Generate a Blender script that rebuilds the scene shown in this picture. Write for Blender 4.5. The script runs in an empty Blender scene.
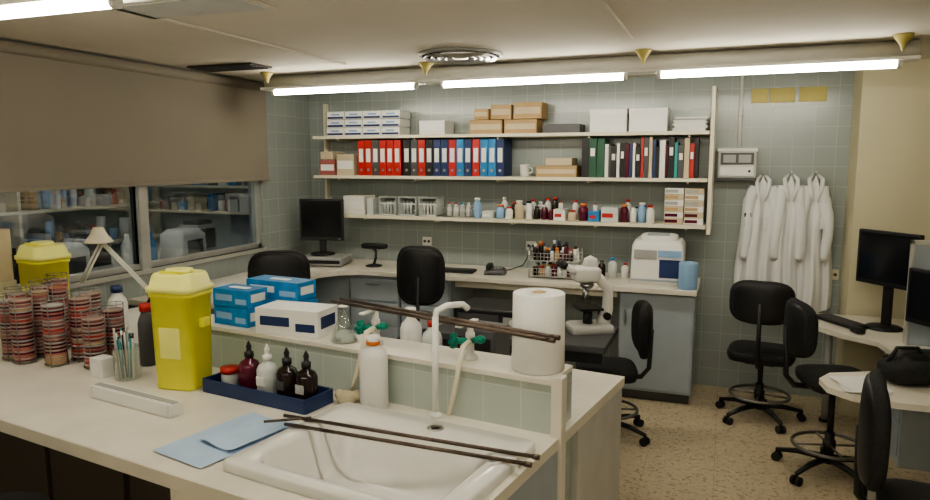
import bpy, bmesh, math, random
from mathutils import Vector, Matrix
random.seed(7)
D=bpy.data; SC=bpy.context.scene
try: SC.view_settings.look='AgX - Medium High Contrast'
except Exception: pass
# ---------------------------------------------------------------- materials
def new_mat(n):
    m=D.materials.new(n); m.use_nodes=True
    nt=m.node_tree; return m,nt,nt.nodes['Principled BSDF']
def mat(n,col,rough=.5,metal=0,noise=.06,scale=8,bump=0,emit=0):
    m,nt,b=new_mat(n)
    b.inputs['Roughness'].default_value=rough; b.inputs['Metallic'].default_value=metal
    if emit:
        b.inputs['Emission Color'].default_value=(*col,1); b.inputs['Emission Strength'].default_value=emit
    tc=nt.nodes.new('ShaderNodeTexCoord'); nz=nt.nodes.new('ShaderNodeTexNoise'); nz.inputs['Scale'].default_value=scale; nz.inputs['Detail'].default_value=4
    nt.links.new(tc.outputs['Object'],nz.inputs['Vector'])
    cr=nt.nodes.new('ShaderNodeValToRGB')
    cr.color_ramp.elements[0].position=.3; cr.color_ramp.elements[1].position=.7
    cr.color_ramp.elements[0].color=(*[max(0,c*(1-noise)) for c in col],1)
    cr.color_ramp.elements[1].color=(*[min(1,c*(1+noise)) for c in col],1)
    nt.links.new(nz.outputs['Fac'],cr.inputs['Fac']); nt.links.new(cr.outputs['Color'],b.inputs['Base Color'])
    if bump:
        bp=nt.nodes.new('ShaderNodeBump'); bp.inputs['Strength'].default_value=bump; bp.inputs['Distance'].default_value=.01
        nt.links.new(nz.outputs['Fac'],bp.inputs['Height']); nt.links.new(bp.outputs['Normal'],b.inputs['Normal'])
    return m
def tile(n,axis,c1,c2,mortar,size=.15):
    m,nt,b=new_mat(n); b.inputs['Roughness'].default_value=.22
    tc=nt.nodes.new('ShaderNodeTexCoord'); s=nt.nodes.new('ShaderNodeSeparateXYZ'); c=nt.nodes.new('ShaderNodeCombineXYZ')
    nt.links.new(tc.outputs['Object'],s.inputs[0]); nt.links.new(s.outputs[axis],c.inputs[0]); nt.links.new(s.outputs[2],c.inputs[1])
    br=nt.nodes.new('ShaderNodeTexBrick'); br.offset=0; br.squash=1
    br.inputs['Scale'].default_value=1; br.inputs['Brick Width'].default_value=size; br.inputs['Row Height'].default_value=size
    br.inputs['Mortar Size'].default_value=.0028; br.inputs['Mortar Smooth'].default_value=.3; br.inputs['Bias'].default_value=0
    br.inputs['Color1'].default_value=(*c1,1); br.inputs['Color2'].default_value=(*c2,1); br.inputs['Mortar'].default_value=(*mortar,1)
    nt.links.new(c.outputs[0],br.inputs['Vector']); nt.links.new(br.outputs['Color'],b.inputs['Base Color'])
    bp=nt.nodes.new('ShaderNodeBump'); bp.inputs['Strength'].default_value=.35; bp.inputs['Distance'].default_value=.004; bp.invert=True
    nt.links.new(br.outputs['Fac'],bp.inputs['Height']); nt.links.new(bp.outputs['Normal'],b.inputs['Normal'])
    return m
def floor_mat():
    m,nt,b=new_mat('terrazzo'); b.inputs['Roughness'].default_value=.45
    tc=nt.nodes.new('ShaderNodeTexCoord')
    v=nt.nodes.new('ShaderNodeTexVoronoi'); v.inputs['Scale'].default_value=62
    cr=nt.nodes.new('ShaderNodeValToRGB'); e=cr.color_ramp.elements
    e[0].position=0; e[0].color=(.34,.27,.18,1); e[1].position=.8; e[1].color=(.58,.50,.36,1)
    x=e.new(.22); x.color=(.52,.44,.31,1)
    nt.links.new(tc.outputs['Object'],v.inputs['Vector'])
    sp=nt.nodes.new('ShaderNodeSeparateColor'); nt.links.new(v.outputs['Color'],sp.inputs[0]); nt.links.new(sp.outputs[0],cr.inputs['Fac'])
    br=nt.nodes.new('ShaderNodeTexBrick'); br.offset=0; br.inputs['Scale'].default_value=1; br.inputs['Brick Width'].default_value=.4; br.inputs['Row Height'].default_value=.4; br.inputs['Mortar Size'].default_value=.002
    br.inputs['Color1'].default_value=(1,1,1,1); br.inputs['Color2'].default_value=(.95,.95,.94,1); br.inputs['Mortar'].default_value=(.72,.70,.66,1)
    nt.links.new(tc.outputs['Object'],br.inputs['Vector'])
    mx=nt.nodes.new('ShaderNodeMix'); mx.data_type='RGBA'; mx.blend_type='MULTIPLY'; mx.inputs[0].default_value=1
    nt.links.new(cr.outputs[0],mx.inputs[6]); nt.links.new(br.outputs['Color'],mx.inputs[7]); nt.links.new(mx.outputs[2],b.inputs['Base Color'])
    return m
def glassm(n,col=(1,1,1),a=.75,rough=.03):
    m,nt,b=new_mat(n); out=nt.nodes['Material Output']
    t=nt.nodes.new('ShaderNodeBsdfTransparent'); t.inputs[0].default_value=(*col,1)
    g=nt.nodes.new('ShaderNodeBsdfGlossy'); g.inputs['Roughness'].default_value=rough
    mx=nt.nodes.new('ShaderNodeMixShader'); mx.inputs[0].default_value=1-a
    nt.links.new(t.outputs[0],mx.inputs[1]); nt.links.new(g.outputs[0],mx.inputs[2]); nt.links.new(mx.outputs[0],out.inputs[0])
    return m
M={}
M['tileX']=tile('tile_x',0,(.30,.335,.32),(.32,.355,.34),(.43,.45,.42))
M['tileY']=tile('tile_y',1,(.30,.335,.32),(.32,.355,.34),(.43,.45,.42))
M['tileB']=tile('tile_bench',0,(.45,.51,.47),(.47,.53,.49),(.58,.62,.57))
M['floor']=floor_mat()
M['ceil']=mat('ceiling_paint',(.66,.61,.53),.85,noise=.03,scale=2)
M['cream']=mat('cream_paint',(.58,.54,.38),.6,noise=.03,scale=2)
M['top']=mat('bench_top',(.75,.71,.62),.38,noise=.07,scale=5)
M['shelf']=mat('shelf_cream',(.76,.71,.57),.45)
M['bluegrey']=mat('cabinet_bluegrey',(.38,.43,.48),.5,noise=.05)
M['white']=mat('white',(.8,.79,.76),.4,noise=.02)
M['paper']=mat('paper_white',(.85,.85,.82),.9,noise=.03,scale=30,bump=.1)
M['ceramic']=mat('ceramic',(.78,.77,.73),.15,noise=.03)
M['black']=mat('black_plastic',(.012,.012,.014),.45,noise=.2)
M['fabric']=mat('black_fabric',(.014,.014,.016),.8,noise=.3,scale=60,bump=.3)
M['screen']=mat('screen',(.006,.007,.01),.12,noise=.02)
M['dark']=mat('dark_brown',(.05,.037,.03),.6)
M['dgrey']=mat('dark_grey',(.08,.08,.085),.5)
M['grey']=mat('grey',(.36,.36,.35),.5)
M['lgrey']=mat('light_grey',(.55,.55,.53),.5)
M['metal']=mat('metal',(.55,.55,.54),.3,1,noise=.05)
M['wire']=mat('wire_metal',(.25,.24,.23),.4,.8,noise=.05)
M['alu']=mat('aluminium',(.60,.60,.57),.38,.6,noise=.05)
M['rod']=mat('rod',(.12,.09,.075),.35,.6,noise=.3,scale=20)
M['blind']=mat('blind_fabric',(.245,.215,.175),.9,noise=.02,scale=3)
M['yellow']=mat('bin_yellow',(.82,.79,.08),.35,noise=.04)
M['lyellow']=mat('bin_lid_yellow',(.86,.85,.28),.4,noise=.03)
M['yelpad']=mat('ochre',(.52,.45,.16),.6)
M['blue']=mat('blue_card',(.025,.20,.46),.45,noise=.2,scale=18)
M['dblue']=mat('dark_blue',(.015,.035,.12),.45)
M['lblue']=mat('light_blue_paper',(.42,.55,.72),.9,noise=.04,scale=12,bump=.2)
M['pblue']=mat('paper_roll_blue',(.27,.43,.65),.9)
M['red']=mat('red',(.45,.025,.02),.4)
M['dgreen']=mat('dark_green',(.02,.09,.05),.5)
M['pink']=mat('pink_agar',(.36,.12,.11),.3)
M['dpink']=mat('dark_agar',(.17,.04,.04),.3)
M['rim']=mat('dish_rim',(.40,.29,.25),.2)
M['green']=mat('valve_green',(.0,.22,.15),.35)
M['card']=mat('cardboard',(.45,.31,.16),.85)
M['beige']=mat('beige_card',(.58,.49,.34),.8)
M['amber']=mat('amber_glass',(.02,.012,.012),.1)
M['maroon']=mat('stain_red',(.10,.01,.03),.15)
M['glass']=glassm('clear_glass',(.90,.95,.93),.70)
M['frost']=mat('translucent_plastic',(.62,.65,.63),.35,noise=.03)
M['winglass']=glassm('window_glass',(.86,.90,.94),.87,.02)
M['coat']=mat('coat_cotton',(.78,.78,.77),.9,noise=.02,scale=6)
M['tube']=mat('tube_emit',(1,.945,.80),.5,noise=0,emit=43)
M['teal']=mat('teal',(.03,.3,.3),.4)
M['orange']=mat('orange',(.7,.2,.04),.4)
M['straw']=mat('plant_fibre',(.55,.49,.34),.8)
M['nextroom']=mat('next_room_paint',(.56,.61,.64),.8)
# ---------------------------------------------------------------- builder
class B:
    def __init__(s): s.bm=bmesh.new(); s.m=[]
    def mi(s,k):
        if k not in s.m: s.m.append(k)
        return s.m.index(k)
    def _fin(s,vs,k,mtx=None,smooth=False):
        if mtx is not None:
            for v in vs: v.co=mtx@v.co
        i=s.mi(k)
        fs=set(f for v in vs for f in v.link_faces)
        for f in fs: f.material_index=i; f.smooth=smooth
    def box(s,c,d,k,bev=0,rz=0,rx=0,ry=0):
        r=bmesh.ops.create_cube(s.bm,size=1); vs=r['verts']
        for v in vs: v.co=Vector((v.co.x*d[0],v.co.y*d[1],v.co.z*d[2]))
        if bev:
            es=list(set(e for v in vs for e in v.link_edges))
            rr=bmesh.ops.bevel(s.bm,geom=es,offset=min(bev,min(d)*.45),segments=2,affect='EDGES',profile=.5)
            vs=list(set(v for f in rr['faces'] for v in f.verts)|set(v for v in vs if v.is_valid))
        mt=Matrix.Translation(c)@Matrix.Rotation(rz,4,'Z')@Matrix.Rotation(ry,4,'Y')@Matrix.Rotation(rx,4,'X')
        s._fin(vs,k,mt); return s
    def bb(s,a,b,k,bev=0):
        return s.box([(a[i]+b[i])/2 for i in range(3)],[abs(b[i]-a[i]) for i in range(3)],k,bev)
    def cyl(s,p0,p1,r,k,r2=None,seg=14):
        p0=Vector(p0);p1=Vector(p1);d=p1-p0
        rr=bmesh.ops.create_cone(s.bm,cap_ends=True,segments=seg,radius1=r,radius2=r if r2 is None else r2,depth=d.length)
        q=Vector((0,0,1)).rotation_difference(d.normalized()).to_matrix().to_4x4()
        vs=rr['verts']; s._fin(vs,k,Matrix.Translation((p0+p1)/2)@q,False)
        for f in set(f for v in vs for f in v.link_faces):
            if len(f.verts)==4: f.smooth=True
        return s
    def tube(s,pts,r,k,seg=8,closed=False):
        pts=[Vector(p) for p in pts]; rings=[]; n=len(pts); up=None
        for i,p in enumerate(pts):
            a=pts[(i-1)%n] if (closed or i>0) else p
            b=pts[(i+1)%n] if (closed or i<n-1) else p
            t=(b-a).normalized()
            if up is None:
                up=Vector((0,0,1)) if abs(t.z)<.9 else Vector((1,0,0))
            x=t.cross(up).normalized(); y=x.cross(t).normalized(); up=y
            rr=r[i] if isinstance(r,(list,tuple)) else r
            rings.append([s.bm.verts.new(p+x*rr*math.cos(2*math.pi*j/seg)+y*rr*math.sin(2*math.pi*j/seg)) for j in range(seg)])
        i0=s.mi(k)
        for i in range(n if closed else n-1):
            A=rings[i];Bq=rings[(i+1)%n]
            for j in range(seg):
                f=s.bm.faces.new((A[j],A[(j+1)%seg],Bq[(j+1)%seg],Bq[j])); f.material_index=i0; f.smooth=True
        if not closed:
            for q in (rings[0][::-1],rings[-1]):
                f=s.bm.faces.new(q); f.material_index=i0
        return s
    def lathe(s,prof,k,c=(0,0,0),seg=24):
        rings=[]
        for r,z in prof:
            rings.append([s.bm.verts.new((c[0]+max(r,.0004)*math.cos(2*math.pi*j/seg),c[1]+max(r,.0004)*math.sin(2*math.pi*j/seg),c[2]+z)) for j in range(seg)])
        i0=s.mi(k)
        for A,Bq in zip(rings,rings[1:]):
            for j in range(seg):
                f=s.bm.faces.new((A[j],A[(j+1)%seg],Bq[(j+1)%seg],Bq[j])); f.material_index=i0; f.smooth=True
        for q in (rings[0][::-1],rings[-1]):
            f=s.bm.faces.new(q); f.material_index=i0
        return s
    def loft(s,secs,k,c=(0,0,0),seg=6,caps=(True,True),smooth=True):
        rings=[]
        for q in secs:
            z,w,d,r=q[:4]; ox,oy=(q[4],q[5]) if len(q)>4 else (0,0); ring=[]
            for ci,(sx,sy) in enumerate(((1,1),(-1,1),(-1,-1),(1,-1))):
                for j in range(seg+1):
                    a=math.pi/2*(ci+j/seg)
                    ring.append(s.bm.verts.new((c[0]+ox+sx*(w/2-r)+r*math.cos(a),c[1]+oy+sy*(d/2-r)+r*math.sin(a),c[2]+z)))
            rings.append(ring)
        i0=s.mi(k); n=len(rings[0])
        for A,Bq in zip(rings,rings[1:]):
            for j in range(n):
                f=s.bm.faces.new((A[j],A[(j+1)%n],Bq[(j+1)%n],Bq[j])); f.material_index=i0; f.smooth=smooth
        if caps[0]: f=s.bm.faces.new(rings[0][::-1]); f.material_index=i0
        if caps[1]: f=s.bm.faces.new(rings[-1]); f.material_index=i0
        return s
    def cushion(s,c,d,k,e=.45,bend=0,rx=0,nu=28,nv=14):
        mt=Matrix.Translation(c)@Matrix.Rotation(rx,4,'X')
        def sg(a,p): return math.copysign(abs(a)**p,a)
        rings=[]
        for i in range(nv+1):
            ph=-math.pi/2+math.pi*i/nv; ring=[]
            for j in range(nu):
                t=2*math.pi*j/nu
                x=sg(math.cos(ph),e)*sg(math.cos(t),e)*d[0]/2
                y=sg(math.cos(ph),e)*sg(math.sin(t),e)*d[1]/2
                z=sg(math.sin(ph),e)*d[2]/2
                y+=bend*(x/(d[0]/2))**2
                ring.append(s.bm.verts.new(mt@Vector((x,y,z))))
            rings.append(ring)
        i0=s.mi(k)
        for A,Bq in zip(rings,rings[1:]):
            for j in range(nu):
                f=s.bm.faces.new((A[j],A[(j+1)%nu],Bq[(j+1)%nu],Bq[j])); f.material_index=i0; f.smooth=True
        return s
    def sph(s,c,r,k,sc=(1,1,1)):
        q=bmesh.ops.create_uvsphere(s.bm,u_segments=14,v_segments=8,radius=r)
        s._fin(q['verts'],k,Matrix.Translation(c)@Matrix.Diagonal((*sc,1)),True); return s
    def poly(s,pts,z0,z1,k):
        a=[s.bm.verts.new((x,y,z0)) for x,y in pts]; b=[s.bm.verts.new((x,y,z1)) for x,y in pts]
        i0=s.mi(k); n=len(pts)
        fs=[s.bm.faces.new(a[::-1]),s.bm.faces.new(b)]
        for j in range(n): fs.append(s.bm.faces.new((a[j],a[(j+1)%n],b[(j+1)%n],b[j])))
        for f in fs: f.material_index=i0
        return s
    def grid(s,fn,nu,nv,k):
        V=[[s.bm.verts.new(fn(i/nu,j/nv)) for i in range(nu+1)] for j in range(nv+1)]
        i0=s.mi(k)
        for j in range(nv):
            for i in range(nu):
                f=s.bm.faces.new((V[j][i],V[j][i+1],V[j+1][i+1],V[j+1][i])); f.material_index=i0; f.smooth=True
        return s
    def done(s,name,loc=(0,0,0),rz=0):
        bmesh.ops.recalc_face_normals(s.bm,faces=[f for f in s.bm.faces])
        me=D.meshes.new(name); s.bm.to_mesh(me); s.bm.free()
        for k in s.m: me.materials.append(M[k])
        o=D.objects.new(name,me); SC.collection.objects.link(o); o.location=loc; o.rotation_euler[2]=rz
        return o
R=math.radians
# ---------------------------------------------------------------- camera
co=D.objects.new('camera',D.cameras.new('camera')); SC.collection.objects.link(co)
co.location=(0,0,1.85); co.rotation_euler=(math.pi/2-math.atan(90/700.),0,R(20.5)); co.data.lens=700/930*36; co.data.clip_start=.05
SC.camera=co
w=D.worlds.new('world'); SC.world=w; w.use_nodes=True
w.node_tree.nodes['Background'].inputs[0].default_value=(.10,.13,.17,1); w.node_tree.nodes['Background'].inputs[1].default_value=.6
# ---------------------------------------------------------------- room
H=2.52; XL=-3.84; YB=5.95
B().bb((-3.99,-2.6,-.1),(3.2,6.1,0),'floor').done('floor')
B().bb((-3.99,-2.6,H),(3.2,6.1,H+.1),'ceil').done('ceiling')
B().bb((XL,YB,0),(3.2,6.1,H),'tileX').done('wall_back')
b=B(); b.bb((-3.99,-2.6,0),(XL,5.95,1.08),'tileY'); b.bb((-3.99,-2.6,2.15),(XL,5.95,H),'tileY'); b.bb((-3.99,5.17,1.08),(XL,5.95,2.15),'tileY'); b.bb((-3.99,-2.6,1.08),(XL,.9,2.15),'tileY'); b.done('wall_left')
B().bb((3.05,-2.6,0),(3.2,5.95,H),'cream').done('wall_right')
B().bb((XL,-2.6,0),(3.05,-2.5,H),'cream').done('wall_front')
B().bb((.84,5.58,0),(3.05,5.95,H),'cream').done('wall_column')
b=B()
for y0,y1 in ((.9,2.4),(2.4,3.82),(3.82,5.17)):
    x=-3.9
    b.bb((x-.03,y0,1.08),(x+.03,y0+.04,2.15),'alu'); b.bb((x-.03,y1-.04,1.08),(x+.03,y1,2.15),'alu')
    b.bb((x-.03,y0,1.08),(x+.03,y1,1.12),'alu'); b.bb((x-.03,y0,2.11),(x+.03,y1,2.15),'alu')
    b.bb((x-.004,y0+.04,1.12),(x+.004,y1-.04,2.11),'winglass')
b.bb((-3.87,.9,1.05),(-3.82,5.17,1.08),'alu')
b.bb((-3.92,3.78,1.08),(-3.84,3.86,2.15),'alu')
b.done('window_1')
b=B()
b.bb((-3.795,.9,1.69),(-3.79,5.2,2.5),'blind'); b.bb((-3.80,.9,1.67),(-3.782,5.2,1.695),'blind',.004)
b.cyl((-3.79,.9,2.475),(-3.79,5.2,2.475),.035,'blind'); b.done('roller_blind')
for n,a,c in (('wall_next_far',(-6.6,.5,0),(-6.5,6.5,2.6)),('floor_next',(-6.5,.5,-.05),(-4.0,6.5,0)),('wall_next_end',(-6.5,6.4,0),(-4.0,6.5,2.6)),('ceiling_next',(-6.5,.5,2.6),(-4,6.5,2.65)),('wall_next_near',(-6.5,.5,0),(-4,.6,2.6))):
    B().bb(a,c,'nextroom').done(n)
b=B()
for z in (1.0,1.38,1.70): b.bb((-6.45,1.2,z-.03),(-6.1,6.35,z),'shelf')
for y in (1.2,3.0,4.6,6.32): b.bb((-6.45,y,0),(-6.12,y+.03,2.0),'shelf')
for z in (1.0,1.38,1.70):
    y=1.3
    while y<6.2:
        wd=random.uniform(.04,.14); h=random.uniform(.08,.26)
        if not any(abs(y+wd/2-q)<.12 for q in (3.0,4.6)):
            if random.random()<.45: b.bb((-6.4,y,z),(-6.12,y+wd,z+h),random.choice(['white','frost','dgrey','lblue','beige','blue','card']))
            else: b.cyl((-6.2,y+wd/2,z),(-6.2,y+wd/2,z+h),wd*.4,random.choice(['white','frost','pblue','dgrey','amber','red']))
        y+=wd+random.uniform(.0,.04)
b.done('storage_shelving')
# shelves and equipment on the end wall of the adjoining room
b=B()
for z in (1.30,1.58):
    b.bb((-6.05,6.1,z-.025),(-4.1,6.38,z),'shelf'); x=-6.0
    while x<-4.2:
        wd=random.uniform(.05,.13); h=random.uniform(.07,.2); 
        if random.random()<.5: b.bb((x,6.15,z),(x+wd,6.35,z+h),random.choice(['white','dgrey','beige','blue','frost']))
        else: b.cyl((x+wd/2,6.22,z),(x+wd/2,6.22,z+h),wd*.42,random.choice(['white','amber','frost','red']))
        x+=wd+.02
b.done('storage_shelving')
b=B(); b.bb((-5.6,1.2,.86),(-4.3,6.0,.9),'top')
for y in (1.3,3.5,5.9): b.bb((-5.5,y,0),(-4.4,y+.04,.86),'grey')
b.done('laboratory_table')
for i in range(9):
    b=B(); y=2.2+i*.44
    if i%3==1: b.loft([(0,.3,.34,.03),(.25,.28,.32,.03),(.3,.2,.25,.04)],'white'); b.bb((.141,-.1,.08),(.15,.1,.2),'dgrey'); n='centrifuge'
    elif i%3==2: b.bb((-.12,-.14,0),(.12,.14,.30),'lgrey',.01); b.bb((.12,-.11,.06),(.125,.11,.26),'screen'); b.bb((-.1,-.1,.30),(.1,.1,.34),'dgrey',.006); n='spectrophotometer'
    else:
        for j in range(3): b.lathe([(.05,0),(.055,.01),(.055,.2),(.02,.26),(.02,.3),(0,.3)],['white','frost','amber' if i%2 else 'blue'][j],(0,-.13+j*.13,0))
        n='plastic_bottles'
    b.done(n,(-4.95+.12*math.sin(i*2.1),y,.901))
b=B(); b.bb((-5.0,1.6,2.56),(-4.85,5.4,2.59),'white'); b.cyl((-4.92,1.7,2.54),(-4.92,3.2,2.54),.014,'tube'); b.cyl((-4.92,3.6,2.54),(-4.92,5.1,2.54),.014,'tube'); b.done('next_room_fill_light')  # fill tubes added behind the blind to brighten the adjoining room
# ---------------------------------------------------------------- ceiling fittings
def lamp_row(y,x0,x1,tubes,rz=0):
    b=B()
    b.cyl((x0,.09,2.455),(x1,.09,2.455),.06,'white',seg=24)
    b.bb((x0,-.02,2.398),(x1,.09,2.418),'white',.004)
    for a,c in tubes:
        b.cyl((a,0,2.375),(c,0,2.375),.019,'tube')
        for e in (a,c): b.cyl((e-.012,0,2.375),(e+.012,0,2.375),.022,'white'); b.bb((e-.01,-.012,2.37),(e+.01,.012,2.41),'white')
    b.done('next_room_fill_light',(0,y,0),rz)
lamp_row(4.60,-3.50,.96,[(-3.38,-2.13),(-1.92,-.64),(-.43,.86)],R(-2.4))
lamp_row(1.87,-3.4,1.6,[(-3.15,-1.95),(-1.5,-.3),(-.1,1.1)])
lamp_row(-.9,-3.4,1.6,[(-3.1,-1.9),(-1.6,-.4),(0,1.2)])  # row behind the camera, out of view, added to light the room
for x in (-3.36,-2.0,-.52,.85):
    B().lathe([(.05,0),(.05,-.008),(.034,-.03),(.014,-.06),(.006,-.085)],'yelpad',seg=16).done('lamp_hanger',(x,4.52-.042*x-.03,H))
b=B()
b.lathe([(.27,0),(.27,-.012),(.255,-.02),(.245,-.012),(.245,-.004)],'grey',seg=48)
for r in (.22,.175,.13,.085): b.lathe([(r,0),(r+.018,-.03),(r+.012,-.034),(r-.012,-.004)],'metal',seg=40)
b.lathe([(.04,0),(.05,-.03),(0,-.032)],'metal')
for i in range(24):
    a=i*math.pi/12; b.box((.155*math.cos(a),.155*math.sin(a),-.012),(.18,.006,.02),'dgrey',rz=a)
b.done('ceiling_air_diffuser',(-1.63,4.28,H))
b=B(); b.bb((-.28,-.12,-.012),(.28,.12,0),'dark')
for i in range(7): b.bb((-.26,-.105+i*.032,-.02),(.26,-.095+i*.032,-.01),'dgrey')
b.done('ceiling_vent',(-3.40,4.25,H))
B().bb((-.35,-.16,-.008),(.35,.16,0),'ceil',.003).bb((-.32,-.13,-.012),(.32,.13,-.007),'lgrey').done('ceiling_access_panel',(-2.25,2.55,H))
B().bb((-.03,-1.2,-.02),(.03,.35,0),'ceil',.004).done('trim_ceiling_conduit',(-.55,3.7,H))
B().bb((-.02,-1.6,-.012),(.02,1.5,0),'ceil',.003).done('trim_ceiling_joint',(-2.55,2.9,H))
# ---------------------------------------------------------------- shelving
for z,x0 in ((2.07,-3.62),(1.71,-3.62),(1.35,-3.36)):
    b=B()
    b.bb((x0,5.65,z-.028),(-.145,5.945,z),'shelf',.003)
    n=5
    for i in range(n):
        x=x0+.25+(i)*(-.14-x0-.4)/(n-1)
        b.bb((x-.008,5.68,z-.045),(x+.008,5.94,z-.028),'shelf')
    b.done('shelf_board')
B().bb((-.14,5.66,1.28),(-.11,5.945,2.40),'shelf',.003).bb((-.145,5.93,1.3),(-.105,5.948,2.38),'shelf').done('shelf_upright')
B().bb((-3.65,5.89,1.45),(-3.622,5.945,2.38),'shelf',.003).bb((-3.66,5.94,1.43),(-3.61,5.948,1.5),'shelf').done('shelf_upright')
z=1.711; b=B()
def binder(x,wd,k,h=.315):
    b.bb((x,5.69,z),(x+wd,5.93,z+h),k,.004)
    b.bb((x+wd*.2,5.686,z+.12),(x+wd*.8,5.691,z+.24),'paper'); b.cyl((x+wd/2,5.684,z+.05),(x+wd/2,5.692,z+.05),.013,'metal',seg=12)
x=-3.17
for k in ['red','red','dgrey','red','red','red']+[None]+['black','dgrey','red','black','dblue','dblue','red','blue','dblue','red','blue','blue','dblue']:
    if k is None: x+=.02; continue
    if x>-1.79: break
    binder(x,.068,k); x+=.0725
b.done('ring_binders')
b=B(); x=-1.12; cols=['black','dgreen','dgreen','white','dgrey','black','white','black','maroon','dblue','white','black','red','dgrey','beige','dblue','black','white','maroon','black','teal','dgrey','beige','red','black','black','white','dblue','dgrey','maroon']
i=0
while x<-.22:
    wd=random.uniform(.018,.045); h=random.uniform(.24,.32)
    if i in (0,1,2): wd=.06; h=.31
    k=cols[i%len(cols)]; b.box((x+wd/2,5.80,z+h/2),(wd,random.uniform(.18,.24),h),k,.002)
    if k not in('white','paper') and wd>.03 and i%2: b.box((x+wd/2,5.68,z+h*.65),(wd*.6,.004,h*.2),'paper')
    x+=wd+.002; i+=1
b.done('reference_books')
def carton(n,x0,x1,z0,h,k,y0=5.7,y1=5.92,band=None,lid=False):
    b=B(); b.bb((x0,y0,z0),(x1,y1,z0+h),k,.002)
    if band: b.bb((x0+.01,y0-.002,z0+h*.3),(x1-.01,y0+.001,z0+h*.7),band)
    if lid: b.bb((x0-.003,y0-.003,z0+h*.75),(x1+.003,y1+.003,z0+h+.003),k,.002)
    b.box(((x0+x1)/2,(y0+y1)/2,z0+h+.001+(.003 if lid else 0)),((x1-x0),.03,.002),'beige')
    b.done(n)
carton('storage_carton',-3.58,-3.42,1.711,.14,'pink',band='paper'); carton('storage_carton',-3.4,-3.22,1.711,.19,'beige',band='paper')
carton('storage_carton',-3.57,-3.44,1.856,.07,'beige')
carton('storage_carton',-1.50,-1.16,1.711,.09,'card',band='beige'); carton('storage_carton',-1.42,-1.2,1.805,.06,'beige')
B().lathe([(.03,0),(.035,.004),(.04,.09),(.04,.10),(.036,.1),(.03,.01),(0,.01)],'white').tube([(.038,0,.08),(.065,0,.07),(.065,0,.04),(.036,0,.025)],.006,'white').done('mug',(-1.62,5.78,1.711))
b=B(); zz=2.071
for r in range(3):
    for c in range(4):
        x=-3.50+c*.188+r*.004
        b.bb((x,5.70,zz+r*.074),(x+.182,5.92,zz+r*.074+.07),'white',.003)
        b.bb((x+.01,5.696,zz+r*.074+.006),(x+.172,5.701,zz+r*.074+.024),'dblue'); b.bb((x+.05,5.696,zz+r*.074+.034),(x+.13,5.701,zz+r*.074+.05),'pblue')
b.done('specimen_box_stack')
carton('storage_carton',-2.56,-2.32,2.071,.12,'white',band='paper')
for a in ((-2.09,-1.80,2.071,.115),(-1.78,-1.50,2.071,.115),(-2.05,-1.92,2.19,.09),(-1.90,-1.72,2.19,.12),(-1.70,-1.46,2.19,.135)): carton('cardboard_box',a[0],a[1],a[2],a[3],'card',band='beige')
carton('equipment_case',-1.45,-1.14,2.071,.07,'dgrey')
carton('archive_box',-1.06,-.77,2.071,.18,'white',lid=True); carton('archive_box',-.75,-.46,2.071,.18,'white',lid=True)
b=B()
for i in range(9): b.box((-.29+random.uniform(-.01,.01),5.8,2.076+i*.012),(.24,.2,.01),random.choice(['paper','white','grey']),rz=random.uniform(-.06,.06))
b.done('paper_stack')
def bottle(b,x,y,z,r,h,k,cap='white',neck=.45,ch=.12):
    b.lathe([(r*.9,0),(r,.004),(r,h*.68),(r*.85,h*.76),(r*neck,h*.84),(r*neck,h*(1-ch))],k,(x,y,z),16)
    b.lathe([(r*neck*1.2,h*(1-ch)),(r*neck*1.2,h),(0,h+.001)],cap,(x,y,z),14)
z3=1.351
carton('storage_carton',-3.34,-3.12,z3,.17,'white',band='paper')
carton('storage_carton',-3.09,-3.03,z3,.15,'frost')
b=B()
for i in range(3):
    x0=-2.98+i*.2
    b.bb((x0,5.72,z3),(x0+.17,5.9,z3+.01),'frost')
    for dx in (0,.165): b.bb((x0+dx,5.72,z3),(x0+dx+.005,5.9,z3+.17),'frost')
    b.bb((x0,5.72,z3+.1),(x0+.17,5.724,z3+.115),'frost'); b.bb((x0,5.72,z3+.16),(x0+.17,5.9,z3+.165),'frost')
    for j in range(5): b.cyl((x0+.02+j*.033,5.8,z3+.01),(x0+.02+j*.033,5.8,z3+.13),.012,random.choice(['frost','white','frost','glass']),seg=8)
b.done('test_tube_racks')
b=B()
for zz in (0,.045,.09):
    b.tube([(-.13,-.08,zz+.004),(.13,-.08,zz+.004),(.13,.08,zz+.004),(-.13,.08,zz+.004)],.003,'metal',closed=True,seg=5)
for i in range(11): b.cyl((-.13+i*.026,-.08,0),(-.13+i*.026,-.08,.094),.002,'metal',seg=5); b.cyl((-.13+i*.026,.08,0),(-.13+i*.026,.08,.094),.002,'metal',seg=5); b.cyl((-.13+i*.026,-.08,.004),(-.13+i*.026,.08,.004),.002,'metal',seg=5)
for i in range(4): bottle(b,-.09+i*.06,0,.006,.022,.12,random.choice(['white','frost']),random.choice(['blue','red','white']))
b.done('wire_basket',(-2.22,5.79,z3))
b=B()
x=-2.06
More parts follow.
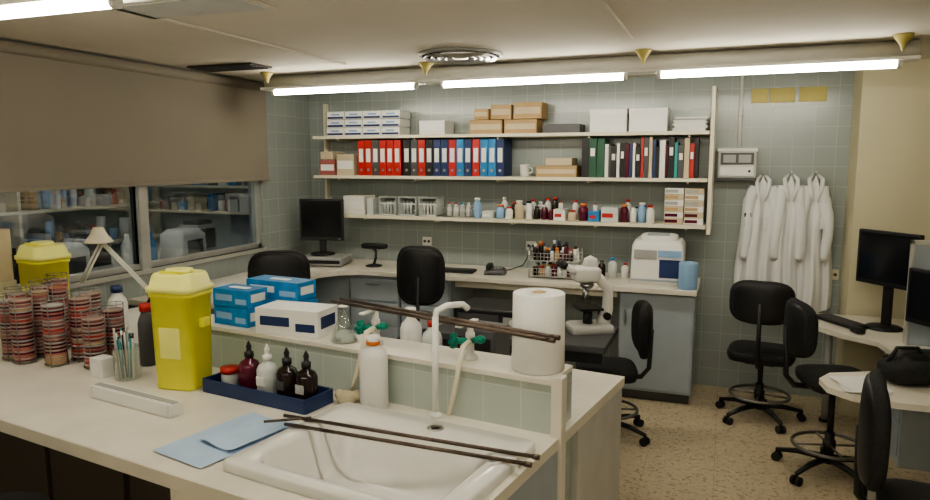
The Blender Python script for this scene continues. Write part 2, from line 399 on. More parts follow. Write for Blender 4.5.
while x<-.53:
    if random.random()<.28:
        wd=random.uniform(.08,.14); h=random.uniform(.05,.13); b.bb((x,5.72,z3),(x+wd,5.86,z3+h),random.choice(['white','frost','beige','lgrey','blue','card']),.003); b.bb((x+.01,5.718,z3+h*.3),(x+wd*.7,5.721,z3+h*.6),random.choice(['red','dblue','paper']))
        if random.random()<.6: bottle(b,x+wd*.5,5.78,z3+h,.018,.06,'white',random.choice(['red','blue','white']),.7)
        x+=wd+.012
        continue
    r=random.uniform(.02,.042); h=random.uniform(.08,.175)
    bottle(b,x+r,5.74+random.uniform(-.02,.05),z3,r,h,random.choice(['frost','white','white','frost','amber','beige','maroon','pblue','white']),random.choice(['red','white','dblue','white','orange','black']),.6)
    if random.random()<.7: bottle(b,x+r+.01,5.86,z3,.028,random.uniform(.12,.19),random.choice(['white','frost','amber']),random.choice(['white','dblue','red']),.5)
    x+=2*r+random.choice([.006,.01,.015])
b.done('reagent_bottles')
b=B()
for c in range(2):
    for r in range(6):
        b.bb((-.46+c*.15,5.72,z3+r*.047),(-.46+c*.15+.143,5.9,z3+r*.047+.045),'white' if (r+c)%2 else 'beige',.002); b.bb((-.455+c*.15,5.717,z3+r*.047+.01),(-.36+c*.15,5.721,z3+r*.047+.034),'maroon' if r<2 else ('grey' if r%2 else 'card'))
b.done('slide_box_stack')
# ---------------------------------------------------------------- back counter
b=B()
b.bb((-3.83,5.30,.86),(-.175,5.94,.90),'top',.004)
b.bb((-3.83,3.62,.86),(-3.2,5.30,.90),'top',.004)
b.poly([(-3.2,5.30),(-3.2,5.05),(-3.12,5.2),(-2.98,5.30)],.86,.90,'top')
b.bb((-3.83,3.7,0),(-3.45,5.3,.86),'bluegrey')
b.bb((-3.83,5.4,0),(-3.12,5.9,.86),'bluegrey')
for x0,x1,dr in ((-3.1,-2.62,1),(-2.6,-2.14,1),(-.74,-.19,0)):
    b.bb((x0,5.38,.08),(x1,5.93,.86),'bluegrey'); b.bb((x0+.02,5.42,0),(x1-.02,5.9,.08),'dgrey')
    if dr:
        for zz in (.63,.42,.10):
            hh=.19 if zz>.2 else .30
            b.bb((x0+.01,5.365,zz),(x1-.01,5.382,zz+hh),'bluegrey',.003); b.bb(((x0+x1)/2-.06,5.35,zz+hh-.05),((x0+x1)/2+.06,5.366,zz+hh-.035),'metal')
    else:
        b.bb((x0+.01,5.365,.1),(x1-.01,5.382,.845),'bluegrey',.003); b.bb((x0+.04,5.35,.6),(x0+.055,5.366,.72),'metal')
b.bb((-2.1,5.38,.80),(-.76,5.40,.86),'top')
b.done('laboratory_counter')
b=B(); b.loft([(0,.39,.36,.02),(.04,.39,.36,.02),(.30,.38,.35,.03),(.34,.34,.31,.04)],'white')
b.bb((.02,-.186,.06),(.18,-.176,.2),'dblue',.003); b.bb((-.17,-.186,.2),(.0,-.176,.27),'grey',.003); b.bb((-.19,-.185,.03),(.19,-.178,.045),'bluegrey')
b.bb((.01,-.186,.22),(.18,-.176,.27),'pblue'); b.cushion((0,.0,.35),(.28,.26,.06),'white'); b.bb((-.08,-.12,.375),(.08,.0,.385),'bluegrey')
b.done('blood_analyzer',(-.48,5.62,.901))
b=B(); b.lathe([(.02,0),(.065,0),(.068,.01),(.068,.19),(.065,.2),(.02,.2),(.02,.19)],'pblue'); b.done('paper_towel_roll',(-.245,5.37,.901))
b=B()
for x in (-.2,.2):
    for y in (-.08,.08): b.cyl((x,y,0),(x,y,.24),.004,'metal',seg=6)
for zz in (.02,.145):
    for y in (-.08,.08):
        for q in (.03,.06): b.cyl((-.2,y,zz+q),(.2,y,zz+q),.003,'metal',seg=6)
    for j in range(14): b.cyl((-.195+j*.03,-.08,zz),(-.195+j*.03,-.08,zz+.06),.002,'metal',seg=5)
    b.bb((-.2,-.08,zz-.005),(.2,.08,zz),'lgrey')
    x=-.18
    while x<.17:
        r=random.uniform(.014,.026)
        for j in range(2): bottle(b,x+r,-.035+j*.07,zz,r,random.uniform(.07,.11) if zz<.1 else random.uniform(.08,.16),random.choice(['amber','maroon','amber','frost','white','beige','card']),random.choice(['red','maroon','white','black','orange','dblue','white']),.6,.2)
        x+=2*r+.004
b.done('wire_bottle_rack',(-1.28,5.52,.901))
def monitor(n,loc,rz,w=.42,h=.34,lift=.16):
    b=B(); b.lathe([(.11,0),(.115,.008),(.1,.018),(.03,.025)],'black'); b.box((0,.02,.01+lift/2),(.06,.03,lift+.04),'black',.005)
    b.box((0,0,lift+h/2),(w,.035,h),'black',.008); b.box((0,.03,lift+h/2),(w*.6,.04,h*.6),'black',.01)
    b.box((0,-.0185,lift+h/2+.006),(w-.04,.002,h-.05),'screen'); b.box((w*.4,-.019,lift+.012),(.02,.003,.006),'grey')
    return b.done(n,loc,rz)
b=B(); b.bb((-.2,-.16,.01),(.2,.16,.085),'grey',.008); b.bb((-.19,-.165,.03),(.19,-.158,.06),'black')
for sx in(-.15,.15):
    for sy in(-.1,.1): b.cyl((sx,sy,0),(sx,sy,.012),.02,'black')
b.done('desktop_computer',(-3.42,5.5,.901),.2)
monitor('computer_monitor',(-3.46,5.52,.990),.35,.40,.38,.13)
b=B(); b.lathe([(.07,0),(.075,.01),(.04,.02),(.012,.025)],'black'); b.tube([(0,0,.02),(.02,0,.08),(.03,-.02,.14),(0,-.05,.19),(-.04,-.08,.2)],.012,'black'); b.cushion((.04,-.08,.195),(.24,.07,.05),'black'); b.done('desk_lamp',(-2.95,5.55,.901),.1)
b=B(); b.box((0,0,.015),(.3,.12,.02),'black',.005,rx=.05)
for i in range(12):
    for j in range(4): b.box((-.13+i*.0235,-.04+j*.025,.029),(.018,.018,.006),'dgrey')
b.done('computer_keyboard',(-2.12,5.5,.901),.05)
b=B(); b.loft([(0,.18,.2,.02),(.03,.17,.19,.02),(.05,.12,.15,.02)],'dgrey'); b.cushion((-.05,0,.065),(.05,.21,.035),'black')
for i in range(3):
    for j in range(4): b.box((.0+i*.025,-.05+j*.025,.05),(.016,.016,.008),'grey')
b.done('telephone',(-1.80,5.55,.901),.2)
b=B()
for i in range(5): b.box((random.uniform(-.05,.05),random.uniform(-.03,.03),.001+i*.002),(.21,.297,.0015),'paper',rz=random.uniform(-.4,.4))
b.done('paper_sheets',(-2.5,5.5,.901))
b=B(); b.bb((-.1,-.06,0),(.1,.06,.05),'lblue',.004); b.bb((-.04,-.02,.05),(.04,.02,.06),'paper'); b.done('tissue_box',(-3.45,4.6,.901),.3)
for loc,rr in (((-3.4,4.15,.901),0),((-3.45,5.0,.901),.5)):
    b=B()
    for i in range(4): b.box((0,0,.003+i*.004),(.22,.3,.003),'paper',rz=i*.12)
    b.done('paper_sheets',loc,rr)
b=B(); bottle(b,0,0,0,.035,.16,'frost','blue'); bottle(b,.1,.02,0,.03,.12,'white','red'); bottle(b,-.09,.03,0,.03,.13,'amber','black'); b.done('reagent_bottles',(-.85,5.7,.901))
b=B(); b.bb((-.07,-.05,0),(.07,.05,.09),'white',.01); b.bb((-.05,-.055,.05),(.05,-.048,.08),'dgrey'); b.done('label_printer',(-.98,5.5,.901))
for x,zc in ((-2.6,1.10),(-1.6,1.10),(.78,.98)):
    b=B(); b.bb((-.045,-.012,-.04),(.045,0,.04),'cream' if x>0 else 'white',.004)
    for dx in (-.02,.02): b.cyl((dx,-.014,0),(dx,-.011,0),.014,'dgrey',seg=10)
    b.done('power_socket',(x,YB,zc))
b=B(); b.tube([(-1.6,5.93,1.1),(-1.62,5.90,1.0),(-1.66,5.9,.93),(-1.72,5.75,.912),(-1.75,5.67,.912)],.005,'black'); b.done('power_cable')
# ---------------------------------------------------------------- wall items on the right
b=B(); b.bb((-.14,-.12,.02),(.14,0,.24),'lgrey',.01); b.bb((-.145,-.13,.225),(.145,0,.25),'white',.004)
b.bb((-.12,-.127,.125),(.12,-.118,.215),'dgrey',.003); b.bb((-.10,-.129,.14),(-.01,-.126,.20),'grey'); b.bb((.01,-.129,.14),(.10,-.126,.20),'grey')
b.bb((-.125,-.126,.035),(.125,-.118,.112),'alu',.003); b.cyl((.09,-.135,.075),(.09,-.125,.075),.01,'black'); b.bb((-.145,-.13,0),(.145,-.0,.02),'dgrey',.004)
b.done('paper_towel_dispenser',(.06,YB-.001,1.69))
for x,wd in ((.2,.12),(.36,.18),(.57,.19)):
    B().box((0,-.004,0),(wd,.008,.11),'yelpad',.002).box((0,-.009,.0),(wd*.9,.002,.09),'yelpad').done('paper_notice',(x,YB-.001,2.34))
B().cyl((.07,5.93,1.95),(.07,5.93,2.5),.014,'white').cyl((.07,5.93,2.2),(.07,5.93,2.215),.02,'white').done('conduit_pipe')
def coat(cx,w,zt,zb,ph,depth=.11,yo=0):
    b=B()
    def f(u,v):
        z=zt-(zt-zb)*v
        hw=w*(.10+.36*min(1,v*5)**.7+.14*v)
        a=(u-.5)*2
        sh=.10*abs(a)**1.3*max(0,1-v*6)
        fold=.024*math.sin(a*8+ph+v*1.2)*min(1,v*3)+.012*math.sin(a*15+ph*2-v)*min(1,v*1.5)
        y=-depth*(1-abs(a)**2.4)*(.5+.5*min(1,v*3))+fold*(1-abs(a)**6)-.012
        return (cx+a*hw+.014*math.sin(v*6+ph)*v,y,z-sh+.015*math.sin(a*5+ph)*v)
    b.grid(f,48,48,'coat')
    for sgn in (-1,1):
        n=16; pts=[];rad=[]
        for i in range(n+1):
            v=i/n
            pts.append((cx+sgn*w*(.20+.15*min(1,v*2.5)+.03*math.sin(v*8+ph)),-.07-.035*math.sin(v*2.6)-.004*math.sin(v*9+ph),zt-.085-(.56)*v))
            rad.append(.036+.010*math.sin(min(1,v*3)*1.57)-.014*v+.002*math.sin(v*14+ph))
        b.tube(pts,rad,'coat',seg=14)
    for sgn in (-1,1):
        b.tube([(cx+sgn*.015,-.03,zt+.0),(cx+sgn*.045,-.075,zt-.035),(cx+sgn*.04,-.112,zt-.10),(cx+sgn*.012,-.130,zt-.2)],[.010,.016,.016,.005],'coat',seg=8)
    b.box((cx+w*.18,-depth-.010,zt-.36),(.08,.006,.09),'coat',.003)
    if ph<1: b.box((cx-.1,-depth-.018,zt-.3),(.05,.01,.03),'black'); b.box((cx-.1,-depth-.016,zt-.36),(.04,.01,.07),'dgrey')
    b.tube([(cx,0,zt+.01),(cx,-.05,zt+.0),(cx,-.06,zt+.03)],.006,'metal')
    b.done('lab_coat',(0,YB-.012-yo,0))
coat(.255,.29,1.73,.74,0.3); coat(.45,.24,1.74,.68,1.7,.10,.02); coat(.62,.26,1.74,.71,3.1)
# ---------------------------------------------------------------- chairs
def chair(x,y,rz,seat=.48,b0=.66,b1=.98,ring=False,bw=.42,name='office_chair',sw=.45,bend=.05):
    b=B()
    for i in range(5):
        a=i*2*math.pi/5+.3; dx,dy=math.cos(a),math.sin(a)
        b.tube([(dx*.03,dy*.03,.10),(dx*.17,dy*.17,.095),(dx*.29,dy*.29,.07)],[.022,.018,.013],'black')
        b.cyl((dx*.29,dy*.29,.05),(dx*.29,dy*.29,.08),.01,'black',seg=8)
        px,py=-dy,dx
        for sgn in (-1,1): b.cyl((dx*.29+px*.008*sgn,dy*.29+py*.008*sgn,.027),(dx*.29+px*.026*sgn,dy*.29+py*.026*sgn,.027),.027,'black')
    b.cyl((0,0,.07),(0,0,.26),.027,'black'); b.cyl((0,0,.25),(0,0,seat-.06),.018,'black')
    b.box((0,0,seat-.065),(.2,.22,.035),'black',.008)
    b.cushion((0,.01,seat-.015),(sw,sw*.95,.085),'fabric',e=.5); b.cushion((0,.01,seat-.04),(sw*.95,sw*.9,.04),'black',e=.4)
    b.tube([(0,-.08,seat-.07),(0,-.22,seat-.06),(0,-.27,seat),(0,-.28,(b0+b1)/2)],[.018,.018,.016,.014],'black')
    b.box((0,-.262,(b0+b1)/2),(.12,.03,.14),'black',.01)
    b.cushion((0,-.235,(b0+b1)/2),(bw,.08,b1-b0),'fabric',e=.6,bend=bend)
    b.cushion((0,-.255,(b0+b1)/2),(bw*.92,.06,(b1-b0)*.92),'black',e=.6,bend=bend)
    if ring:
        b.tube([(.2*math.cos(t*math.pi/12),.2*math.sin(t*math.pi/12),.18) for t in range(24)],.011,'wire',closed=True)
        for i in range(4):
            a=i*math.pi/2; b.cyl((0,0,.18),(.2*math.cos(a),.2*math.sin(a),.18),.007,'wire',seg=6)
        b.cyl((0,0,.15),(0,0,.21),.035,'black')
    b.done(name,(x,y,0),rz)
chair(-2.84,3.98,R(35),.55,.90,1.27,bw=.40)
chair(-2.06,4.72,R(8),.52,.82,1.25,bw=.36)
chair(.28,5.30,R(-8),.50,.74,1.04,ring=True,bw=.42)
chair(-.70,4.62,R(104),.47,.55,.92,ring=True,bw=.38,sw=.42)
chair(.63,4.46,R(-75),.60,.72,1.05,ring=True,bw=.34,sw=.40)
chair(.82,3.06,R(-98),.50,.56,1.01,bw=.42,bend=.03)
b=B()
for i in range(5):
    a=i*2*math.pi/5+.3; b.tube([(0,0,.1),(.27*math.cos(a),.27*math.sin(a),.03)],.018,'black')
b.cyl((0,0,.08),(0,0,.62),.02,'metal'); b.lathe([(.0,.61),(.15,.61),(.18,.63),(.185,.67),(.165,.70),(0,.705)],'fabric'); b.done('lab_stool',(-2.20,1.48,0))
# ---------------------------------------------------------------- middle table + microscope
b=B(); b.bb((-1.72,3.95,.74),(-.62,4.50,.78),'dgrey',.004); b.bb((-1.71,3.945,.68),(-.63,3.97,.742),'black')
for x in (-1.69,-1.14):
    for y in (3.99,4.45): b.bb((x-.02,y-.02,0),(x+.02,y+.02,.74),'black')
b.bb((-1.7,4.44,.2),(-1.12,4.47,.7),'black')
b.done('instrument_table')
b=B()
b.loft([(0,.20,.28,.03),(.04,.19,.27,.03),(.05,.17,.25,.03)],'lgrey'); b.tube([(0,.09,.04),(0,.12,.14),(0,.12,.26),(0,.06,.33),(0,-.02,.35)],[.045,.035,.032,.035,.035],'white',seg=12)
b.box((0,-.01,.15),(.17,.15,.015),'black',.003); b.cyl((0,-.01,.05),(0,-.01,.14),.03,'black'); b.lathe([(.03,0),(.042,.012),(.042,.03),(.02,.035)],'metal',(0,-.02,.275))
for a in (-.5,.5): b.cyl((.02*a,-.02,.28),(.05*a,-.04,.20),.011,'metal',seg=10)
b.cyl((0,-.02,.20),(0,-.02,.28),.013,'metal'); b.cushion((0,-.03,.365),(.15,.17,.10),'white')
for sx in (-.036,.036): b.cyl((sx,-.07,.37),(sx*1.1,-.17,.42),.022,'white'); b.cyl((sx*1.1,-.17,.42),(sx*1.1,-.20,.437),.024,'black')
for sx in (-.06,.06): b.cyl((sx*.6,.1,.1),(sx,.1,.1),.024,'black')
b.lathe([(.03,.03),(.05,.06),(.04,.1),(.0,.12)],'white',(0,.0,.36))
b.done('microscope',(-.78,4.32,.781),R(-60))
b=B(); b.bb((-.25,-.18,0),(.25,.18,.14),'black',.01); b.bb((-.22,-.184,.03),(.05,-.178,.11),'dgrey'); b.bb((.08,-.184,.04),(.2,-.178,.1),'grey'); b.cyl((.14,-.19,.07),(.14,-.178,.07),.02,'white'); b.done('power_supply_unit',(-1.35,4.25,.781))
b=B(); b.lathe([(.05,0),(.052,.004),(.052,.10),(.05,.11),(0,.112)],'white'); b.done('plastic_jar',(-1.0,4.12,.781))
# ---------------------------------------------------------------- lab bench with sink (rotated 8.5 degrees)
BR=R(-8.5); BO=(-.504,2.286)
def bw_(ex,ey): return (BO[0]+ex*math.cos(BR)-ey*math.sin(BR),BO[1]+ex*math.sin(BR)+ey*math.cos(BR))
def on(b,name,ex,ey,z=.901,rz=0):
    x,y=bw_(ex,ey); return b.done(name,(x,y,z),BR+rz)
SX0,SX1,SY0,SY1=-.76,-.09,-.70,-.21
b=B()
b.bb((-3.2,-.84,.86),(SX0,0,.90),'top'); b.bb((SX0,-.84,.86),(SX1,SY0,.90),'top'); b.bb((SX0,SY1,.86),(SX1,0,.90),'top'); b.bb((SX1,-.84,.86),(0,0,.90),'top')
b.bb((-3.2,-.845,.85),(0,-.83,.899),'top',.003)
b.bb((-3.15,-.55,.0),(-1.0,-.05,.859),'dark')
for i in range(4): b.bb((-3.1+i*.52,-.57,.12),(-2.62+i*.52,-.55,.82),'dark',.004); b.bb((-2.9+i*.52,-.585,.74),(-2.8+i*.52,-.57,.755),'metal')
b.bb((-1.0,-.80,0),(-.97,0,.859),'top'); b.bb((-.97,-.80,.05),(-.03,-.78,.859),'top'); b.bb((-.03,-.80,0),(0,0,.859),'bluegrey')
b.bb((-1.72,0,.0),(-.03,.19,1.08),'tileB'); b.bb((-1.73,-.012,1.08),(-.03,.20,1.10),'top',.003)
b.bb((-.03,-.018,0),(0.012,.03,1.115),'top',.004)
b.bb((-3.2,0,.86),(-1.72,.19,.90),'top'); b.bb((-3.2,.19,.86),(-.0,.78,.90),'top'); b.bb((-.03,.03,.86),(0,.19,.90),'top')
b.bb((-3.1,.22,0),(-.05,.70,.86),'bluegrey'); b.bb((-.05,.2,0),(-.005,.76,.86),'lgrey')
b.done('lab_bench',(BO[0],BO[1],0),BR)
b=B(); cx,cy=(SX0+SX1)/2,(SY0+SY1)/2
b.loft([(0,.80,.62,.03,0,.01),(.024,.80,.62,.03,0,.01),(.032,.785,.605,.03,0,.01),(.032,.66,.44,.06,0,-.03),(.02,.63,.41,.06,0,-.03),(-.10,.58,.37,.07,0,-.03),(-.16,.54,.33,.09,0,-.03),(-.175,.40,.20,.08,0,-.03)],'ceramic',seg=8,caps=(False,True))
b.lathe([(.03,0),(.03,.004),(.018,.004),(.012,-.002)],'metal',(.05,.245,.032)); b.lathe([(.035,0),(.035,.003),(.02,.003),(.0,.001)],'metal',(.05,-.03,-.175))
on(b,'ceramic_sink',cx,cy,.9005)
b=B()
for i,d in enumerate((.03,-.03)):
    b.cyl((-.90+i*.06,-.42+d,.942),(.02,-.31+d,.942),.0065,'rod'); b.cyl((.02,-.31+d,.942),(.04,-.308+d,.942),.009,'rod')
b.tube([(-.92,-.47,.942),(-.80,-.36,.942)],.005,'rod')
b.done('staining_rods',(BO[0],BO[1],0),BR)
# two rods resting on the tap brackets, passing in front of the paper roll
b=B()
for y0,y1 in ((.09,-.065),(.145,-.022)):
    b.cyl((-1.07,y0,1.256),(.0,y1,1.256),.0075,'rod'); b.cyl((-.03,y1+.004,1.256),(.0,y1,1.256),.009,'rod')
b.done('glass_rods',(BO[0],BO[1],0),BR)
def tap(ex,hose,name='lab_tap'):
    b=B(); b.lathe([(.028,0),(.03,.01),(.016,.02),(.014,.08),(.018,.085),(.018,.10),(.012,.11),(.012,.14)],'white')
    b.cyl((0,.0,.07),(-.05,-.03,.07),.012,'green')
    for a in range(3):
        t=a*math.pi/3; b.tube([(-.055,-.03+.03*math.cos(t),.07+.03*math.sin(t)),(-.055,-.03-.03*math.cos(t),.07-.03*math.sin(t))],.009,'green')
    b.sph((-.055,-.03,.07),.016,'green')
    b.cyl((.0,.0,.07),(.05,-.02,.085),.012,'green'); b.sph((.055,-.022,.087),.02,'green',(1,1,.8))
    b.tube([(0,0,.06),(.015,-.04,.075),(.02,-.09,.07),(.02,-.115,.02),(.02+hose,-.12,-.10),(.02+hose*2,-.12,-.185)],[.011,.011,.011,.010,.009,.009],'shelf',seg=10)
    b.bb((-.012,-.095,.140),(.012,.045,.147),'white')
    on(b,name,ex,.085,1.101)
tap(-.84,-.03); tap(-.40,-.022)
b=B(); b.cyl((0,0,0),(0,0,.38),.012,'white'); b.lathe([(.022,0),(.022,.01),(.013,.02)],'white'); b.tube([(0,0,.37),(.0,.01,.40),(.02,.05,.415),(.06,.10,.415),(.07,.12,.395)],.012,'white',seg=10); on(b,'standpipe_tap',-.475,-.045,.901)
b=B(); b.lathe([(.022,.02),(.022,0),(.092,0),(.096,.004),(.093,.276),(.090,.28),(.024,.28),(.022,.27),(.022,.2)],'paper',seg=40); b.lathe([(.0225,.2),(.026,.2815),(.0225,.2815),(.020,.28)],'card',seg=30)
on(b,'paper_towel_roll',-.128,.100,1.101)
b=B(); b.lathe([(.05,0),(.055,.006),(.055,.20),(.05,.225),(.022,.245),(.022,.25)],'white'); b.lathe([(.026,.25),(.026,.285),(.0,.287)],'white'); b.lathe([(.0265,.25),(.027,.255),(.027,.262),(.0265,.265)],'orange'); on(b,'wash_bottle',-.735,-.075)
b=B(); b.loft([(0,.56,.17,.012),(.055,.56,.17,.012),(.055,.54,.15,.01),(.015,.54,.15,.01)],'dblue',seg=3,smooth=False)
b.done('bottle_tray',(*bw_(-1.19,-.185),.901),BR)
for ex,k,cap,lab in ((-1.28,'maroon','black','maroon'),(-1.18,'frost','white','paper'),(-1.075,'amber','black','dgrey'),(-.975,'amber','black','lgrey')):
    b=B(); b.lathe([(.040,0),(.043,.006),(.043,.10),(.035,.118),(.016,.130),(.016,.138)],k); b.lathe([(.019,.138),(.019,.158),(.01,.16),(.009,.175),(.012,.18),(.004,.20),(0,.205)],cap); b.box((0,-.0425,.06),(.04,.004,.035),lab)
    on(b,'dropper_bottle',ex,-.185,.917)
b=B(); b.lathe([(.033,0),(.035,.005),(.035,.05),(.033,.055)],'frost'); b.lathe([(.038,.055),(.038,.078),(0,.08)],'red'); on(b,'specimen_jar',-1.395,-.185,.917)
b=B(); b.cushion((0,0,.025),(.09,.06,.05),'straw',e=.8); b.cushion((.03,.02,.03),(.05,.05,.04),'straw',e=.9); b.sph((-.03,-.01,.035),.02,'straw'); on(b,'natural_sponge',-.855,-.09)
b=B(); b.grid(lambda u,v:((u-.5)*.25,(v-.5)*.42,.004+.006*math.sin(u*5+v*3)*v),12,16,'lblue'); b.grid(lambda u,v:((u-.5)*.18+.03,(v-.5)*.25+.04,.014+.006*math.sin(u*7)),8,8,'lblue')
on(b,'absorbent_paper',-.985,-.565,.902,R(-4))
b=B(); b.bb((-.235,-.03,0),(.235,.03,.05),'white',.003); b.bb((-.22,-.0315,.01),(.22,-.03,.042),'paper'); b.bb((-.235,-.012,.05),(.235,.012,.053),'grey'); on(b,'plastic_ruler_box',-1.56,-.51,.901,R(0))
def gbox(ex,ey,z,w,d,h,k,n,rz=0,stripe='white'):
    b=B(); b.bb((-w/2,-d/2,0),(w/2,d/2,h),k,.002); b.bb((-w*.42,-d/2-.0015,h*.35),(w*.05,-d/2,h*.7),stripe); b.bb((w*.15,-d/2-.0015,h*.2),(w*.45,-d/2,h*.5),'pblue' if k!='white' else 'dblue')
    b.bb((w/2,-d*.35,h*.3),(w/2+.0015,d*.35,h*.75),'white' if k!='white' else 'dblue')
    b.loft([(h,.12,.04,.018),(h+.001,.12,.04,.018)],'paper'); on(b,n,ex,ey,z,rz)
gbox(-1.61,.09,1.101,.21,.13,.085,'blue','glove_box',0,'pblue'); gbox(-1.61,.09,1.188,.21,.13,.08,'blue','glove_box',R(3),'pblue')
gbox(-1.56,.30,.901,.36,.16,.19,'beige','storage_carton')
gbox(-1.56,.30,1.093,.34,.14,.10,'blue','glove_box',0,'white'); gbox(-1.56,.30,1.195,.32,.13,.085,'blue','glove_box',R(2),'white')
gbox(-1.27,.09,1.101,.31,.17,.115,'white','wipes_box',R(10),'dblue')
b=B(); b.lathe([(.0,0),(.052,0),(.058,.006),(.022,.10),(.018,.105),(.018,.145),(.023,.15)],'glass'); b.lathe([(.0,.003),(.052,.004),(.040,.04),(0,.041)],'frost'); b.lathe([(.019,.146),(.023,.146),(.023,.151),(.019,.151)],'white'); on(b,'erlenmeyer_flask',-.985,.06,1.101)
b=B(); bottle(b,0,0,0,.05,.30,'white','white',.4); on(b,'plastic_bottle',-.85,.36); b=B(); bottle(b,0,0,0,.045,.26,'frost','red',.4); on(b,'plastic_bottle',-.74,.36)
b=B(); b.lathe([(.04,0),(.045,.005),(.045,.15),(.04,.17),(.015,.185),(.015,.20)],'white'); b.lathe([(.018,.20),(.018,.22),(.007,.225),(.007,.26),(0,.261)],'white'); b.tube([(0,0,.25),(.05,-.02,.25),(.06,-.025,.235)],.007,'white'); on(b,'soap_dispenser',-.31,.36)
b=B(); b.bb((-.10,-.08,0),(.10,.08,.24),'dgrey',.01); b.bb((-.08,-.083,.1),(.08,-.078,.2),'black'); b.cyl((.05,-.09,.05),(.05,-.08,.05),.02,'metal'); on(b,'magnetic_stirrer',-.54,.45)
# ---------------------------------------------------------------- left group on bench
def petri(ex,ey,cols,rz=0):
    b=B(); r=.046
    for (ox,oy,n) in cols:
        z=.012
        for i in range(n):
            k=random.choice(['pink','pink','dpink','maroon','maroon','red','dpink','card'])
            b.lathe([(r*.97,0),(r,.002),(r,.010)],k,(ox,oy,z),20); b.lathe([(r*1.03,.0095),(r*1.03,.0155),(r*.98,.0165),(0,.0165)],random.choice(['rim','rim','pink','grey']),(ox,oy,z),20); z+=.0172
        for a in range(4):
            t=a*math.pi/2+.6; b.cyl((ox+r*1.1*math.cos(t),oy+r*1.1*math.sin(t),0),(ox+r*1.1*math.cos(t),oy+r*1.1*math.sin(t),z+.03),.0022,'wire',seg=6)
        for zz in (.01,z*.5,z+.025): b.tube([(ox+r*1.1*math.cos(t*math.pi/8),oy+r*1.1*math.sin(t*math.pi/8),zz) for t in range(16)],.002,'wire',closed=True,seg=5)
        b.lathe([(0,.004),(r,.004),(r,.01),(0,.01)],'wire',(ox,oy,0),16)
    on(b,'petri_dish_rack',ex,ey,.901,rz)
petri(-2.60,-.33,[(-.055,-.04,16),(.055,-.05,17),(.0,.06,18),(-.02,.17,18)]); petri(-2.375,-.27,[(-.0,-.06,16),(.03,.05,17),(-.04,.15,17)]); petri(-2.17,-.24,[(0,-.03,13),(-.02,.08,14)]); petri(-2.82,-.22,[(0,-.03,16),(.0,.09,17),(-.03,.20,18)])
b=B(); b.bb((-.04,-.035,0),(.04,.035,.085),'white',.003); b.bb((-.03,-.036,.02),(.03,-.035,.06),'paper'); on(b,'small_carton',-2.03,-.33)
b=B(); b.lathe([(.0,0),(.052,0),(.054,.004),(.056,.14),(.058,.142)],'glass')
for i in range(26):
    a=random.uniform(0,6.28); q=random.uniform(.005,.038); t=random.uniform(.02,.05)
    b.cyl((q*math.cos(a),q*math.sin(a),.006),((q+t*.3)*math.cos(a),(q+t*.3)*math.sin(a),random.uniform(.16,.23)),.0045,random.choice(['dblue','teal','teal','black','grey','white','bluegrey']),seg=6)
on(b,'beaker_of_pens',-1.90,-.30)
b=B(); bottle(b,0,0,0,.038,.25,'frost','white',.35); on(b,'spray_bottle',-1.79,-.10); b=B(); bottle(b,0,0,0,.04,.29,'dgrey','red',.6); on(b,'reagent_bottle',-2.00,-.12)
b=B(); bottle(b,0,0,0,.045,.25,'bluegrey','white',.5); on(b,'reagent_bottle',-1.89,.02)
b=B(); bottle(b,0,0,0,.05,.30,'frost','red',.5); on(b,'reagent_bottle',-2.10,.05)
b=B(); bottle(b,0,0,0,.045,.30,'amber','black',.5); on(b,'reagent_bottle',-2.24,.10)
b=B(); bottle(b,0,0,0,.05,.30,'white','dblue',.5); on(b,'reagent_bottle',-2.50,.08)
b=B()
for i in range(3): b.lathe([(.03,0),(.034,.06),(.036,.07),(0,.07)],'frost',(i*.08-.08,0,0)); b.lathe([(.036,.07),(.036,.085),(0,.086)],random.choice(['red','black']),(i*.08-.08,0,0))
on(b,'specimen_jars',-2.9,-.42)
def sharps(loc,rz,w,d,h):
    b=B(); s=.82
    b.loft([(0,w*s,d*s,.03),(.01,w*s+.01,d*s+.01,.035),(h*.78,w*.95,d*.95,.04),(h*.78,w*1.0,d*1.0,.04),(h*.82,w*1.0,d*1.0,.04)],'yellow')
    b.loft([(h*.82,w*1.05,d*1.05,.04),(h*.86,w*1.06,d*1.06,.04),(h*.87,w*.97,d*.97,.04),(h*.95,w*.90,d*.90,.045),(h*.97,w*.84,d*.84,.045)],'lyellow')
    b.loft([(h*.97,w*.55,d*.55,.05),(h,w*.52,d*.52,.05)],'lyellow'); b.bb((-w*.25,-d*.32,h*.965),(w*.25,-d*.26,h*.995),'yellow',.004)
    b.bb((w*.45,-.025,h*.52),(w*.56,.025,h*.60),'yellow',.006)
    b.box((0,-d*.455,h*.40),(w*.45,.003,h*.26),'lyellow',rx=math.atan(.070*d/(h*.8)) )
    b.done('sharps_bin',loc,rz)
x,y=bw_(-1.605,-.24); sharps((x,y,.901),BR+R(14),.215,.185,.50)
x,y=bw_(-3.0,.0); sharps((x,y,.901),BR,.215,.20,.51)
b=B(); b.bb((-.08,-.12,0),(.08,.12,.30),'cream',.004); b.bb((-.075,-.11,.302),(.075,.11,.58),'beige',.004); b.bb((.08,-.1,.05),(.081,.1,.2),'white'); b.done('storage_carton',(-3.70,2.56,.901))
b=B(); b.lathe([(.07,0),(.075,.015),(.03,.025),(.012,.04)],'white',(.26,.12,0)); b.cyl((.26,.12,.03),(.26,.12,.14),.01,'white')
for d in (-.014,.014):
    b.cyl((.26+d,.12,.14),(.0+d,0,.47),.007,'white',seg=8); b.cyl((0+d,0,.47),(-.16+d,-.02,.22),.007,'white',seg=8)
b.sph((0,0,.47),.02,'grey'); b.sph((.26,.12,.14),.018,'grey')
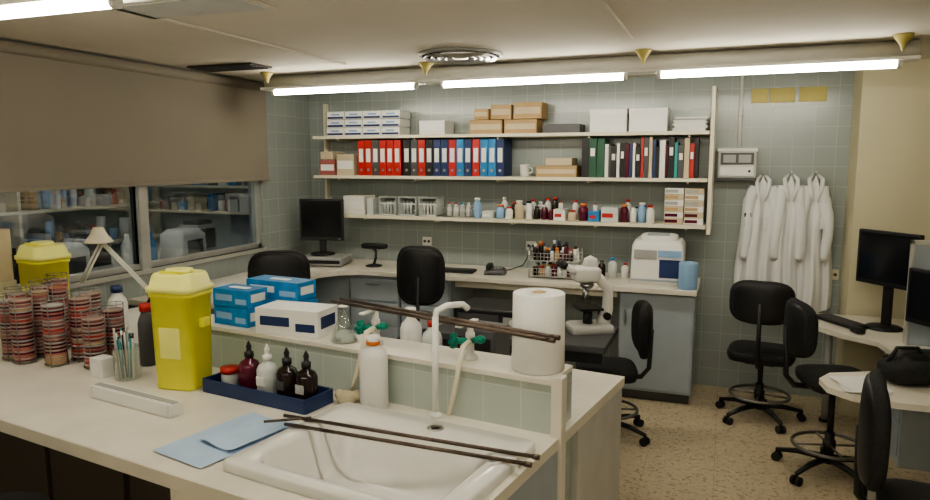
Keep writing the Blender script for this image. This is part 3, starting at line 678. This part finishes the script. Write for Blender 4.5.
b.lathe([(.025,.10),(.03,.095),(.045,.06),(.075,.02),(.078,.01),(.07,.012),(.04,.05)],'shelf',(-.0,-.02,.46)); b.done('articulated_lamp',(-3.43,3.08,.901))
# ---------------------------------------------------------------- right hand desk
pts=[(.60,5.55),(.60,5.10),(.72,4.92),(.90,4.78),(.95,4.45),(.90,4.18),(.68,4.05),(.54,3.98),(.48,3.86),(.50,3.72),(.60,3.62),(.78,3.58),(2.2,3.58),(2.2,5.55)]
b=B(); b.poly(pts,.72,.75,'top')
for x,y in ((.72,5.4),(.74,3.78),(2.1,3.7),(2.1,5.4)): b.cyl((x,y,0),(x,y,.72),.022,'grey'); b.cyl((x,y,0),(x,y,.02),.035,'black')
b.done('office_desk')
b=B(); b.bb((1.04,4.70,.0),(1.7,5.3,.70),'bluegrey',.004)
for i in range(3): b.bb((1.032,4.73,.06+i*.21),(1.042,5.27,.25+i*.21),'bluegrey',.003); b.bb((1.022,4.95,.2+i*.21),(1.033,5.07,.215+i*.21),'metal')
b.done('drawer_pedestal')
b=B(); b.bb((1.04,4.76,.751),(2.1,4.80,1.36),'bluegrey',.004); b.bb((1.035,4.75,.751),(1.05,4.81,1.38),'alu',.003); b.bb((1.035,4.75,1.355),(2.1,4.81,1.38),'alu',.003); b.done('desk_divider')
monitor('computer_monitor',(1.0,5.18,.751),R(-52),.46,.36,.28)
monitor('computer_monitor',(1.13,4.52,.751),R(-58),.40,.32,.16)
b=B(); b.bb((-.08,-.2,0),(.08,.2,.36),'lgrey',.006); b.bb((-.075,-.204,.05),(.075,-.199,.34),'white'); b.bb((-.06,-.207,.25),(.06,-.203,.28),'dgrey'); b.done('computer_tower',(1.5,4.40,.751),R(15))
def keyboard(x,y,rz):
    b=B(); b.box((0,0,.012),(.36,.13,.02),'black',.004)
    for i in range(15):
        for j in range(5): b.box((-.165+i*.0235,-.048+j*.024,.025),(.018,.018,.007),'dgrey')
    b.done('computer_keyboard',(x,y,.752),rz)
keyboard(.755,5.24,R(-58)); keyboard(1.0,4.24,R(-60))
b=B(); b.cushion((0,0,.02),(.06,.1,.04),'black'); b.done('computer_mouse',(.82,4.98,.752),.4)
b=B(); b.cushion((0,0,.06),(.26,.22,.12),'fabric',e=.7); b.cushion((.04,.04,.10),(.18,.14,.1),'black',e=.7); b.tube([(-.1,0,.1),(-.05,.02,.17),(.05,.02,.17),(.1,0,.1)],.01,'black'); b.done('camera_bag',(.88,3.93,.752),.3)
b=B()
for i in range(4): b.box((0,0,.002+i*.003),(.18,.25,.002),'paper',rz=i*.12)
b.done('paper_sheets',(.65,3.78,.752))
b=B()
for i in range(3): b.box((0,0,.012+i*.025),(.21,.28,.024),random.choice(['white','lblue','beige']),.002,rz=i*.1)
b.done('document_stack',(1.28,3.78,.752))
